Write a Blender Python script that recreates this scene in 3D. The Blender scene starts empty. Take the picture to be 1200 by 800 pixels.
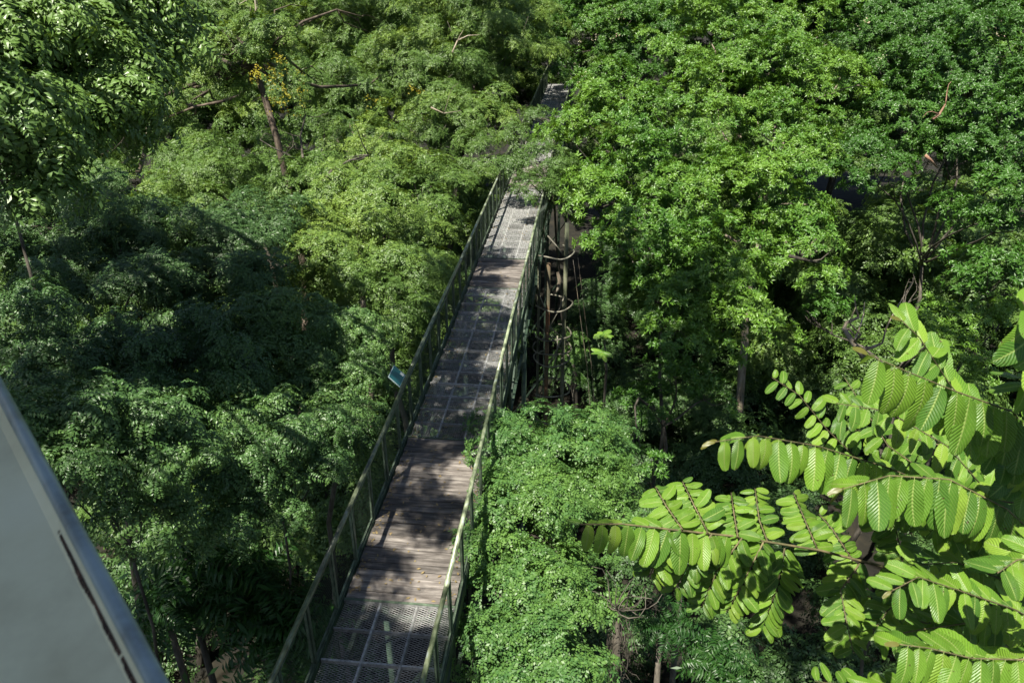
import bpy, math, random
import numpy as np
from mathutils import Vector, Matrix, Euler, Quaternion
S = bpy.context.scene
C = S.collection
rng = np.random.default_rng(11)
random.seed(5)
R = math.radians

# ------------------------------------------------------------------ camera, world, sun, exposure
CAM_H = 7.6                       # metres above the deck (deck top is z = 0)
PITCH, YAW, FPX = 27.0, 6.05, 933.0
cam_d = bpy.data.cameras.new('camera'); cam = bpy.data.objects.new('camera', cam_d); C.objects.link(cam)
cam.location = (0, 0, CAM_H); cam.rotation_euler = (R(90 - PITCH), 0, R(YAW))
cam_d.sensor_width = 36.0; cam_d.lens = 36.0 * FPX / 1200; cam_d.clip_end = 2000; cam_d.clip_start = 0.05
cam_d.dof.use_dof = True; cam_d.dof.focus_distance = 9.0; cam_d.dof.aperture_fstop = 5.0
S.camera = cam
S.view_settings.view_transform = 'Standard'; S.view_settings.look = 'None'
S.view_settings.exposure = 1.05; S.view_settings.gamma = 1.0
SUN_EL, SUN_AZ = 65.0, 32.0       # elevation; how far to the left of straight behind the sun stands
sun_travel = Vector((math.sin(R(SUN_AZ)) * math.cos(R(SUN_EL)), math.cos(R(SUN_AZ)) * math.cos(R(SUN_EL)), -math.sin(R(SUN_EL))))
ld = bpy.data.lights.new('sun', 'SUN'); ld.energy = 5.0; ld.angle = R(0.5); ld.color = (1.0, 0.95, 0.83)
lo = bpy.data.objects.new('sun', ld); C.objects.link(lo); lo.rotation_euler = sun_travel.to_track_quat('-Z', 'Y').to_euler()
W = bpy.data.worlds.new('World'); S.world = W; W.use_nodes = True
nt = W.node_tree; nt.nodes.clear()
sk = nt.nodes.new('ShaderNodeTexSky'); sk.sky_type = 'NISHITA'; sk.sun_disc = False
sk.sun_elevation = R(SUN_EL); sk.sun_rotation = math.atan2(-sun_travel.x, -sun_travel.y)
bg = nt.nodes.new('ShaderNodeBackground'); bg.inputs['Strength'].default_value = 0.05
wo = nt.nodes.new('ShaderNodeOutputWorld')
nt.links.new(sk.outputs[0], bg.inputs[0]); nt.links.new(bg.outputs[0], wo.inputs[0])
S.cycles.max_bounces = 3; S.cycles.diffuse_bounces = 1; S.cycles.glossy_bounces = 2
S.cycles.transmission_bounces = 2; S.cycles.transparent_max_bounces = 4
S.cycles.caustics_reflective = False; S.cycles.caustics_refractive = False
S.cycles.sample_clamp_indirect = 4.0

CM = Euler((R(90 - PITCH), 0, R(YAW))).to_matrix()
def at(px, py, zc):
    """point of the place seen at a pixel of the 1200x800 photograph, zc metres in front of the lens"""
    v = CM @ Vector(((px - 600) / FPX * zc, -(py - 400) / FPX * zc, -zc))
    return Vector((v.x, v.y, v.z + CAM_H))
GROUND = -10.5

# ------------------------------------------------------------------ object helpers
def tag(o, label=None, cat=None, group=None, kind=None):
    if label: o['label'] = label
    if cat: o['category'] = cat
    if group: o['group'] = group
    if kind: o['kind'] = kind
    return o
def empty(name, loc, label=None, cat=None, group=None):
    o = bpy.data.objects.new(name, None); C.objects.link(o); o.location = loc
    o.empty_display_size = 0.2
    return tag(o, label, cat, group)
class MB:
    def __init__(s): s.v = []; s.f = []
    def add(s, vs, fs):
        n = len(s.v); s.v += [tuple(p) for p in vs]; s.f += [tuple(i + n for i in f) for f in fs]
    def box(s, x0, x1, y0, y1, z0, z1):
        s.add([(x, y, z) for x in (x0, x1) for y in (y0, y1) for z in (z0, z1)],
              [(0, 1, 3, 2), (4, 6, 7, 5), (0, 4, 5, 1), (2, 3, 7, 6), (0, 2, 6, 4), (1, 5, 7, 3)])
    def bar(s, a, b, w, h=None):
        a, b = Vector(a), Vector(b); d = (b - a).normalized(); h = h or w
        u = d.cross(Vector((0, 0, 1)))
        if u.length < 0.02: u = Vector((1, 0, 0))
        u.normalize(); t = u.cross(d).normalized()
        vs = [p + u * (i * w / 2) + t * (j * h / 2) for p in (a, b) for i, j in ((-1, -1), (1, -1), (1, 1), (-1, 1))]
        s.add(vs, [(0, 1, 5, 4), (1, 2, 6, 5), (2, 3, 7, 6), (3, 0, 4, 7), (3, 2, 1, 0), (4, 5, 6, 7)])
    def tube(s, pts, rad, n=8, caps=True):
        pts = [Vector(p) for p in pts]
        if not hasattr(rad, '__len__'): rad = [rad] * len(pts)
        vs = []; prev = None
        for i, p in enumerate(pts):
            d = (pts[min(i + 1, len(pts) - 1)] - pts[max(i - 1, 0)])
            d = d.normalized() if d.length > 1e-6 else Vector((0, 0, 1))
            if prev is None:
                u = d.orthogonal().normalized()
            else:
                u = (prev - d * prev.dot(d))
                u = u.normalized() if u.length > 1e-5 else d.orthogonal().normalized()
            prev = u; t = d.cross(u)
            for k in range(n):
                a = 2 * math.pi * k / n
                vs.append(p + (u * math.cos(a) + t * math.sin(a)) * rad[i])
        fs = [(i * n + k, i * n + (k + 1) % n, (i + 1) * n + (k + 1) % n, (i + 1) * n + k)
              for i in range(len(pts) - 1) for k in range(n)]
        if caps: fs += [tuple(range(n - 1, -1, -1)), tuple((len(pts) - 1) * n + k for k in range(n))]
        s.add(vs, fs)
    def mesh(s, name, mat, smooth=False):
        m = bpy.data.meshes.new(name); m.from_pydata(s.v, [], s.f); m.update()
        if smooth: m.polygons.foreach_set('use_smooth', [True] * len(m.polygons))
        if mat: m.materials.append(mat)
        return m
    def build(s, name, mat, parent=None, smooth=False, loc=None):
        return link(name, s.mesh(name, mat, smooth), parent, loc)
def link(name, mesh, parent=None, loc=None, rot=None, scale=None):
    o = bpy.data.objects.new(name, mesh); C.objects.link(o)
    if parent: o.parent = parent
    if loc is not None: o.location = loc
    if rot is not None: o.rotation_euler = rot
    if scale is not None: o.scale = scale if hasattr(scale, '__len__') else (scale,) * 3
    return o

# ------------------------------------------------------------------ materials
def newmat(name):
    m = bpy.data.materials.new(name); m.use_nodes = True; n = m.node_tree; n.nodes.clear(); return m, n
def node(n, t, **kw):
    x = n.nodes.new(t)
    for k, v in kw.items():
        if k.startswith('i_'):
            key = k[2:].replace('_', ' ')
            x.inputs[int(key) if key.isdigit() else key].default_value = v
        else: setattr(x, k, v)
    return x
def ramp(n, stops):
    r = n.nodes.new('ShaderNodeValToRGB'); e = r.color_ramp.elements
    while len(e) < len(stops): e.new(0.5)
    for el, (p, c) in zip(e, stops): el.position = p; el.color = (*c, 1)
    return r
def leaf_material(name, cols, trans=0.2, rough=0.5, spec=0.45, tmul=1.6):
    """cols: three colours from oldest to youngest leaf; per-sprig tint picks between them"""
    m, n = newmat(name); L = n.links.new
    a = node(n, 'ShaderNodeAttribute', attribute_name='tint', attribute_type='INSTANCER')
    g = node(n, 'ShaderNodeNewGeometry')
    rr = node(n, 'ShaderNodeMath', operation='MULTIPLY_ADD'); rr.inputs[1].default_value = 0.28
    L(g.outputs['Random Per Island'], rr.inputs[0]); L(a.outputs['Fac'], rr.inputs[2])
    cr = ramp(n, [(0.0, cols[0]), (0.55, cols[1]), (1.1, cols[2])]); L(rr.outputs[0], cr.inputs[0])
    p = node(n, 'ShaderNodeBsdfPrincipled'); p.inputs['Roughness'].default_value = rough
    p.inputs['Specular IOR Level'].default_value = spec
    L(cr.outputs[0], p.inputs['Base Color'])
    hs = node(n, 'ShaderNodeHueSaturation'); hs.inputs['Hue'].default_value = 0.475
    hs.inputs['Saturation'].default_value = 1.15; hs.inputs['Value'].default_value = tmul
    L(cr.outputs[0], hs.inputs['Color'])
    t = node(n, 'ShaderNodeBsdfTranslucent'); L(hs.outputs[0], t.inputs[0])
    mx = node(n, 'ShaderNodeMixShader'); mx.inputs[0].default_value = trans
    o = node(n, 'ShaderNodeOutputMaterial')
    L(p.outputs[0], mx.inputs[1]); L(t.outputs[0], mx.inputs[2]); L(mx.outputs[0], o.inputs[0])
    return m
M = {}
M['fine'] = leaf_material('feathery_leaf', [(0.045, 0.095, 0.022), (0.095, 0.175, 0.032), (0.19, 0.28, 0.045)])
M['blue'] = leaf_material('bluish_leaf', [(0.03, 0.07, 0.022), (0.065, 0.135, 0.034), (0.12, 0.21, 0.05)], 0.16, 0.48, 0.5)
M['whorl'] = leaf_material('glossy_leaf', [(0.028, 0.085, 0.012), (0.062, 0.16, 0.018), (0.13, 0.25, 0.028)], 0.16, 0.42, 0.5)
M['pinna'] = leaf_material('pinnate_leaf', [(0.035, 0.08, 0.025), (0.07, 0.15, 0.04), (0.13, 0.23, 0.05)], 0.16, 0.42, 0.55)
M['bush'] = leaf_material('shrub_leaf', [(0.04, 0.11, 0.036), (0.07, 0.165, 0.045), (0.12, 0.23, 0.045)], 0.25, 0.45, 0.45)
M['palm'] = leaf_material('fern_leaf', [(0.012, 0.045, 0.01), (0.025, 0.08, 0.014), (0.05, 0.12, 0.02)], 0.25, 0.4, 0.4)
M['yellow'] = leaf_material('yellow_blossom', [(0.16, 0.2, 0.02), (0.3, 0.27, 0.02), (0.42, 0.32, 0.03)], 0.3, 0.5, 0.3, 1.0)
M['cream'] = leaf_material('cream_blossom', [(0.5, 0.5, 0.3), (0.6, 0.58, 0.38), (0.62, 0.42, 0.3)], 0.3, 0.5, 0.3, 1.0)

def surf(name, cols, scale=6.0, rough=0.6, bump=0.3, metallic=0.0, stretch=(1, 1, 1), detail=6, coord='Object', dist=0.02, spec=0.4):
    m, n = newmat(name); L = n.links.new
    tc = node(n, 'ShaderNodeTexCoord'); mp = node(n, 'ShaderNodeMapping'); mp.inputs['Scale'].default_value = stretch
    L(tc.outputs[coord], mp.inputs[0])
    oi = node(n, 'ShaderNodeObjectInfo'); vm = node(n, 'ShaderNodeVectorMath', operation='SCALE'); vm.inputs[3].default_value = 37.0
    cx = node(n, 'ShaderNodeCombineXYZ'); L(oi.outputs['Random'], cx.inputs[0]); L(oi.outputs['Random'], cx.inputs[1]); L(cx.outputs[0], vm.inputs[0])
    va = node(n, 'ShaderNodeVectorMath', operation='ADD'); L(mp.outputs[0], va.inputs[0]); L(vm.outputs[0], va.inputs[1])
    ns = node(n, 'ShaderNodeTexNoise'); ns.inputs['Scale'].default_value = scale; ns.inputs['Detail'].default_value = detail
    ns.inputs['Roughness'].default_value = 0.65
    L(va.outputs[0], ns.inputs['Vector'])
    k = len(cols) - 1
    cr = ramp(n, [(0.3 + 0.4 * i / k, c) for i, c in enumerate(cols)]); L(ns.outputs[0], cr.inputs[0])
    hv = node(n, 'ShaderNodeHueSaturation'); L(cr.outputs[0], hv.inputs['Color'])
    mr = node(n, 'ShaderNodeMapRange'); mr.inputs['To Min'].default_value = 0.6; mr.inputs['To Max'].default_value = 1.25
    L(oi.outputs['Random'], mr.inputs[0]); L(mr.outputs[0], hv.inputs['Value'])
    p = node(n, 'ShaderNodeBsdfPrincipled'); p.inputs['Roughness'].default_value = rough; p.inputs['Metallic'].default_value = metallic
    p.inputs['Specular IOR Level'].default_value = spec
    L(hv.outputs[0], p.inputs['Base Color'])
    if bump:
        b = node(n, 'ShaderNodeBump'); b.inputs['Strength'].default_value = bump; b.inputs['Distance'].default_value = dist
        L(ns.outputs[0], b.inputs['Height']); L(b.outputs[0], p.inputs['Normal'])
    o = node(n, 'ShaderNodeOutputMaterial'); L(p.outputs[0], o.inputs[0])
    return m
M['bark'] = surf('bark', [(0.03, 0.025, 0.018), (0.08, 0.07, 0.055), (0.17, 0.15, 0.12)], 5, 0.9, 0.8, stretch=(1, 1, 0.35), dist=0.05)
M['bark_brown'] = surf('brown_bark', [(0.03, 0.024, 0.018), (0.09, 0.068, 0.05), (0.2, 0.16, 0.12)], 5, 0.9, 0.8, stretch=(1, 1, 0.35), dist=0.05)
M['bark_pale'] = surf('pale_bark', [(0.16, 0.12, 0.08), (0.32, 0.27, 0.2), (0.45, 0.4, 0.32)], 6, 0.9, 0.8, stretch=(1, 1, 0.35), dist=0.04)
M['bark_red'] = surf('reddish_bark', [(0.12, 0.06, 0.04), (0.25, 0.14, 0.09), (0.34, 0.24, 0.17)], 6, 0.9, 0.8, dist=0.04)
M['plank'] = surf('weathered_plank', [(0.045, 0.036, 0.03), (0.15, 0.132, 0.118), (0.32, 0.29, 0.262)], 2.2, 0.75, 0.5, stretch=(1.0, 7, 3), detail=9, dist=0.008)
M['rail'] = surf('worn_green_rail_paint', [(0.02, 0.023, 0.017), (0.1, 0.125, 0.07), (0.26, 0.3, 0.18), (0.4, 0.46, 0.46)], 5, 0.35, 0.2, stretch=(2, 0.8, 2), dist=0.004, spec=0.6)
M['green'] = surf('green_steel_paint', [(0.03, 0.035, 0.025), (0.085, 0.12, 0.08), (0.17, 0.22, 0.15)], 7, 0.5, 0.2, dist=0.004)
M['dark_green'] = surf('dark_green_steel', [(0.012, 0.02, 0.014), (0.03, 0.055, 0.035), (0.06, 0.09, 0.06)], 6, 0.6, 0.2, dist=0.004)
M['galv'] = surf('grey_grating_steel', [(0.12, 0.12, 0.115), (0.3, 0.3, 0.29), (0.46, 0.46, 0.45)], 14, 0.45, 0.2, 0.15, dist=0.003, spec=0.6)
M['fence_mesh'] = surf('dark_fence_mesh', [(0.02, 0.03, 0.025), (0.05, 0.075, 0.055), (0.1, 0.13, 0.1)], 10, 0.5, 0.0, 0.0)
M['pole'] = surf('mossy_pole', [(0.025, 0.03, 0.018), (0.08, 0.09, 0.05), (0.17, 0.17, 0.12)], 3, 0.8, 0.4, stretch=(1, 1, 0.5), dist=0.01)
M['pole_rust'] = surf('rusty_pole', [(0.03, 0.032, 0.02), (0.08, 0.07, 0.04), (0.2, 0.08, 0.035)], 1.2, 0.8, 0.4, stretch=(1, 1, 0.5), dist=0.01)
M['hoop'] = surf('pale_hoop', [(0.05, 0.05, 0.035), (0.18, 0.17, 0.13), (0.34, 0.32, 0.26)], 5, 0.7, 0.3, dist=0.01)
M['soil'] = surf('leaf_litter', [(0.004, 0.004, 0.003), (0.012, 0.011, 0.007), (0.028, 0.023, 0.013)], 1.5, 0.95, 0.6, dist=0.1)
M['panel'] = surf('pale_sage_panel', [(0.62, 0.57, 0.36), (0.8, 0.76, 0.5), (0.86, 0.83, 0.58)], 2.6, 0.45, 0.05, dist=0.004)
M['tube_blue'] = surf('blue_grey_tube', [(0.2, 0.22, 0.2), (0.4, 0.5, 0.52), (0.48, 0.6, 0.62)], 5, 0.3, 0.1, dist=0.003, spec=0.6)
M['rust'] = surf('rust', [(0.02, 0.015, 0.012), (0.06, 0.035, 0.025), (0.14, 0.07, 0.045)], 20, 0.9, 0.5, dist=0.004)
M['teal'] = surf('teal_sign_face', [(0.008, 0.07, 0.08), (0.015, 0.1, 0.115), (0.03, 0.14, 0.15)], 3, 0.3, 0.0)
M['sign_trim'] = surf('pale_sign_trim', [(0.3, 0.4, 0.4), (0.45, 0.55, 0.55)], 5, 0.5, 0.0)
M['sign_dark'] = surf('dark_sign_face', [(0.03, 0.035, 0.03), (0.06, 0.07, 0.06)], 4, 0.4, 0.0)
M['white'] = surf('white_patch', [(0.6, 0.65, 0.65), (0.75, 0.78, 0.78)], 5, 0.4, 0.0)
M['fallen'] = surf('fallen_leaf', [(0.2, 0.13, 0.06), (0.34, 0.27, 0.12)], 5, 0.6, 0.0)

# ------------------------------------------------------------------ sprigs (small leafy shoots; crowns are made of them)
hidden = []                       # source meshes live in objects that stay outside the scene collection
def leaf_rhomb(mb, base, d, nrm, ln, w, droop=0.15, fold=0.12):
    """one leaf of four triangles, folded along its midrib"""
    d = d.normalized(); s = d.cross(nrm).normalized(); n = s.cross(d).normalized()
    tip = base + d * ln - n * (droop * ln)
    mid = base + d * (ln * 0.48) + n * (0.02 * ln)
    a = mid + s * (w / 2) + n * (fold * w); b = mid - s * (w / 2) + n * (fold * w)
    mb.add([base, a, tip, b, mid], [(0, 1, 4), (1, 2, 4), (2, 3, 4), (3, 0, 4)])
def leaf_flat(mb, base, d, nrm, ln, w):
    d = d.normalized(); s = d.cross(nrm).normalized()
    m1 = base + d * (ln * 0.45)
    mb.add([base, m1 + s * (w / 2), base + d * ln, m1 - s * (w / 2)], [(0, 1, 2, 3)])
def rv(s=1.0): return Vector((random.gauss(0, s), random.gauss(0, s), random.gauss(0, s)))
def frond(mb, base, d, up, ln, pairs, ll, lw, droop=0.5, flat=True, angle=60):
    d = d.normalized(); s = d.cross(up).normalized(); up2 = s.cross(d).normalized(); p = base.copy(); step = ln / pairs
    cur = d.copy()
    for i in range(pairs + 1):
        t = i / pairs
        cur = (cur - Vector((0, 0, 1)) * (droop / pairs)).normalized()
        p = p + cur * step
        n = (s.cross(cur)).normalized()
        k = math.sin(math.pi * min(1, 0.25 + 0.7 * t)) * 0.5 + 0.55
        if i == pairs: leaf_flat(mb, p, cur + rv(.1), n, ll, lw); break
        for sg in (-1, 1):
            dd = (s * sg * math.sin(R(angle)) + cur * math.cos(R(angle)) + rv(0.12) - Vector((0, 0, 0.15)))
            nn = n + rv(0.38)
            (leaf_flat if flat else leaf_rhomb)(mb, p + cur * random.uniform(-.2, .2) * step, dd, nn, ll * k * random.uniform(.85, 1.15), lw * k)
def ring_dir(k, n, elev, jit=0.25):
    a = 2 * math.pi * (k + random.uniform(-jit, jit)) / n
    return Vector((math.cos(a) * math.cos(elev), math.sin(a) * math.cos(elev), math.sin(elev)))
def make_sprig(kind, mat):
    mb = MB(); up = Vector((0, 0, 1))
    if kind == 'fine':
        for k in range(6): frond(mb, Vector((0, 0, 0)) + rv(.02), ring_dir(k, 7, random.uniform(.1, .7)), up, random.uniform(.17, .26), 6, .066, .031, 0.8)
    elif kind == 'finer':
        for k in range(8): frond(mb, rv(.02), ring_dir(k, 8, random.uniform(.0, .8)), up, random.uniform(.13, .2), 5, .056, .032, 0.6)
    elif kind == 'whorl':
        for q in range(3):
            c = Vector((random.uniform(-.11, .11), random.uniform(-.11, .11), random.uniform(-.04, .06)))
            n = random.randint(9, 12)
            for k in range(n):
                d = ring_dir(k, n, random.choice((.1, .45, .8)) + random.uniform(-.15, .15))
                leaf_rhomb(mb, c + d * .01, d, up + rv(.4), random.uniform(.1, .15), random.uniform(.036, .048), .2)
    elif kind == 'pinna':
        for k in range(5): frond(mb, rv(.03), ring_dir(k, 5, random.uniform(-.1, .6)), up, random.uniform(.26, .36), 7, .085, .042, 1.2, False, 68)
    elif kind == 'palm':
        for k in range(7): frond(mb, rv(.03), ring_dir(k, 7, random.uniform(.2, .9)), up, random.uniform(.9, 1.3), 14, .3, .07, 1.6, False, 70)
    elif kind == 'speck':
        for k in range(9): leaf_rhomb(mb, rv(.07), ring_dir(k, 9, random.uniform(-.2, .8)), up + rv(.4), .09, .05)
    m = mb.mesh('sprig_' + kind, mat); o = bpy.data.objects.new('sprig_' + kind, m); hidden.append(o)
    return o
def sprig_group(name, kind, mat, n=4):
    """a geometry node tree that sets one of n shoots on every vertex of a crown"""
    objs = [make_sprig(kind, mat) for _ in range(n)]
    g = bpy.data.node_groups.new(name, 'GeometryNodeTree')
    g.interface.new_socket('Geometry', in_out='INPUT', socket_type='NodeSocketGeometry')
    g.interface.new_socket('Geometry', in_out='OUTPUT', socket_type='NodeSocketGeometry')
    N = g.nodes; L = g.links.new
    gi = N.new('NodeGroupInput'); go = N.new('NodeGroupOutput'); iop = N.new('GeometryNodeInstanceOnPoints')
    j = N.new('GeometryNodeJoinGeometry')
    for o in objs:
        oi = N.new('GeometryNodeObjectInfo'); oi.inputs['Object'].default_value = o; oi.inputs['As Instance'].default_value = False
        gti = N.new('GeometryNodeGeometryToInstance'); L(oi.outputs['Geometry'], gti.inputs[0]); L(gti.outputs[0], j.inputs[0])
    def na(nm, t):
        a = N.new('GeometryNodeInputNamedAttribute'); a.data_type = t; a.inputs['Name'].default_value = nm; return a.outputs['Attribute']
    L(gi.outputs[0], iop.inputs['Points']); L(j.outputs[0], iop.inputs['Instance'])
    iop.inputs['Pick Instance'].default_value = True
    L(na('pick', 'INT'), iop.inputs['Instance Index'])
    e = N.new('FunctionNodeEulerToRotation'); L(na('turn', 'FLOAT_VECTOR'), e.inputs[0]); L(e.outputs[0], iop.inputs['Rotation'])
    L(na('size', 'FLOAT'), iop.inputs['Scale'])
    L(iop.outputs[0], go.inputs[0])
    g['n'] = n
    return g
SP = {'fine': sprig_group('feathery_shoots', 'fine', M['fine']), 'blue': sprig_group('bluish_shoots', 'fine', M['blue']),
      'whorl': sprig_group('glossy_shoots', 'whorl', M['whorl']), 'pinna': sprig_group('pinnate_shoots', 'pinna', M['pinna']),
      'bush': sprig_group('shrub_shoots', 'finer', M['bush']), 'palm': sprig_group('fern_shoots', 'palm', M['palm'], 3),
      'yellow': sprig_group('yellow_blossoms', 'speck', M['yellow'], 2), 'cream': sprig_group('cream_blossoms', 'speck', M['cream'], 2)}

def clump_points(c, r, flat=0.9, sub=0.5, dens=1.0, lo=-0.45):
    """shoot positions and outward directions over a lumpy mass of foliage made of smaller tufts"""
    P, D = [], []
    area = 4 * math.pi * r * r * 0.72 * flat
    n_sub = max(4, int(1.55 * area / (math.pi * sub * sub)))
    for i in range(n_sub):
        z = random.uniform(lo, 1.0); a = random.uniform(0, 2 * math.pi); q = math.sqrt(max(0, 1 - z * z))
        d = Vector((q * math.cos(a), q * math.sin(a), z))
        rr = r * random.choice((1.0, 1.0, 0.85, 0.65, 1.2)) * random.uniform(.88, 1.12)
        sc = c + Vector((d.x * rr, d.y * rr, d.z * rr * flat))
        if lo > -.6 and math.sin(sc.x * 2.4 + 1) * math.sin(sc.y * 2.1) + .6 * math.sin(sc.z * 2.9 + sc.x * 1.3) < -.5 and .45 < sub < .55: continue
        s = sub * random.uniform(.55, 1.35)
        k = max(3, int(15 * dens * (s / 0.5) ** 2 / (0.3 / 0.3)))
        for _ in range(k):
            zz = random.uniform(-.1, 1); aa = random.uniform(0, 2 * math.pi); qq = math.sqrt(max(0, 1 - zz * zz))
            dd = Vector((qq * math.cos(aa), qq * math.sin(aa), zz))
            f = random.uniform(.7, 1.0)
            P.append(sc + Vector((dd.x * s * f, dd.y * s * f, dd.z * s * .75 * f)))
            D.append((dd * .7 + d * .45 + Vector((0, 0, .5)) + rv(.22)).normalized())
    return P, D
TOTAL = [0]
def crown_object(name, P, D, group, parent, size=1.0, tint=(0.0, 0.8), origin=Vector((0, 0, 0)), kind='stuff'):
    n = len(P); TOTAL[0] += n
    m = bpy.data.meshes.new(name); m.from_pydata([tuple(p - origin) for p in P], [], [])
    turn = np.empty((n, 3), dtype=np.float32)
    for i, d in enumerate(D):
        q = d.to_track_quat('Z', 'Y') @ Quaternion((0, 0, 1), random.uniform(0, 6.283))
        turn[i] = q.to_euler()
    def attr(nm, t, data, key='value'):
        m.attributes.new(nm, t, 'POINT').data.foreach_set(key, data)
    attr('turn', 'FLOAT_VECTOR', turn.ravel(), 'vector')
    attr('size', 'FLOAT', (size * rng.uniform(.75, 1.25, n)).astype(np.float32))
    attr('pick', 'INT', rng.integers(0, group['n'], n).astype(np.int32))
    # tint drifts slowly over the crown and varies from shoot to shoot
    pos = np.array([tuple(p) for p in P]); w = rng.uniform(0, 6, 3)
    drift = 0.5 + 0.25 * np.sin(pos[:, 0] * 1.1 + w[0]) + 0.25 * np.sin(pos[:, 1] * .9 + pos[:, 2] * 1.3 + w[1])
    tv = tint[0] + (tint[1] - tint[0]) * np.clip(0.55 * drift + 0.45 * rng.random(n), 0, 1)
    attr('tint', 'FLOAT', tv.astype(np.float32))
    o = bpy.data.objects.new(name, m); C.objects.link(o); o.parent = parent
    md = o.modifiers.new('shoots', 'NODES'); md.node_group = group
    if kind: o['kind'] = kind
    return o
def limb_path(a, b, n=6, wob=0.06, sag=0.0):
    a, b = Vector(a), Vector(b); L = (b - a).length; pts = []
    o1, o2 = rv(wob * L), rv(wob * L)
    for i in range(n + 1):
        t = i / n
        pts.append(a.lerp(b, t) + o1 * math.sin(math.pi * t) + o2 * math.sin(2 * math.pi * t) * .5 + Vector((0, 0, sag * L * math.sin(math.pi * t))))
    return pts
def tree(label, cat, base, clumps, group, tint=(0, .8), size=1.0, sub=0.5, dens=1.0, trunk_r=0.16, bark='bark', flat=.9,
         name='tree', grp='rainforest trees around the walkway', lo=-.45, fork=None, crown_name='crown'):
    """clumps: (px, py, depth, radius) or (Vector, radius)"""
    cl = [(at(*c[:3]), c[3]) if len(c) == 4 else c for c in clumps]
    base = Vector(base); t = empty(name, base, label, cat, grp)
    cen = sum((c for c, r in cl), Vector()) / len(cl)
    f = fork if fork is not None else Vector((cen.x * .7 + base.x * .3, cen.y * .7 + base.y * .3, min(c.z - .3 * r for c, r in cl) - .6))
    f.z = max(f.z, base.z + 1.0)
    mb = MB(); pts = limb_path(base - Vector((0, 0, .3)), f, 8, .025)
    pts = pts[:1] + [p + rv(.05) for p in pts[1:-1]] + pts[-1:]
    mb.tube([p - base for p in pts], [trunk_r * random.uniform(.68, .8) * (1.25 - .55 * i / 8) for i in range(9)], 9); mb.build('trunk', M[bark], t, True)
    P, D = [], []
    for c, r in cl:
        mb = MB(); tip = c + Vector((0, 0, -.1 * r)); pts = limb_path(f, tip, 6, .06, .05)
        mb.tube([p - base for p in pts], [trunk_r * (.45 - .33 * i / 6) for i in range(7)], 6)
        for q in range(5):
            e = c + Vector((random.uniform(-1, 1), random.uniform(-1, 1), random.uniform(-.2, .7) * flat)) * r * .85
            pp = limb_path(pts[random.choice((4, 5, 6))], e, 4, .08)
            mb.tube([p - base for p in pp], [trunk_r * (.2 - .035 * i) for i in range(5)], 5)
        mb.build('limb', M[bark], t, True)
        p, d = clump_points(c, r, flat, sub, dens, lo); P += p; D += d
    crown_object(crown_name, P, D, SP[group], t, size, tint, base)
    return t
def ground_under(px, py, zc, dx=0, dy=0):
    p = at(px, py, zc); return Vector((p.x + dx, p.y + dy, GROUND))

# ------------------------------------------------------------------ ground
def ground():
    n = 60; xs = np.linspace(-1, 1, n); vs = []; fs = []
    for i, a in enumerate(xs):
        for j, b in enumerate(xs):
            x = 320 * a * abs(a); y = 60 + 400 * b * abs(b)
            z = GROUND + 0.5 * math.sin(x * .21) * math.cos(y * .17) + 0.3 * math.sin(x * .7 + y * .5) + max(0, y - 90) * .05
            vs.append((x, y, z))
    fs = [(i * n + j, (i + 1) * n + j, (i + 1) * n + j + 1, i * n + j + 1) for i in range(n - 1) for j in range(n - 1)]
    mb = MB(); mb.add(vs, fs); o = mb.build('ground', M['soil'], None, True); o['kind'] = 'structure'
ground()

# ------------------------------------------------------------------ walkway
XL, XR = -2.95, -1.505
CXW = (XL + XR) / 2
def expanded_mesh(wx, wy, cx, cy, strand, mat, name, tilt=0.6):
    """expanded metal: a net of slanted strands in the XY plane"""
    mb = MB(); nx = max(1, round(wx / cx)); ny = max(1, round(wy / cy)); cx = wx / nx; cy = wy / ny
    h = strand * tilt
    for i in range(nx):
        for j in range(ny):
            x0, y0 = i * cx - wx / 2, j * cy - wy / 2
            a, b, c, d = (x0, y0 + cy / 2), (x0 + cx / 2, y0), (x0 + cx, y0 + cy / 2), (x0 + cx / 2, y0 + cy)
            for p, q in ((a, b), (b, c), (c, d), (d, a)):
                mb.add([(p[0], p[1] - strand / 2, -h), (q[0], q[1] - strand / 2, -h), (q[0], q[1] + strand / 2, 0), (p[0], p[1] + strand / 2, 0)], [(0, 1, 2, 3)])
    return mb.mesh(name, mat)
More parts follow.
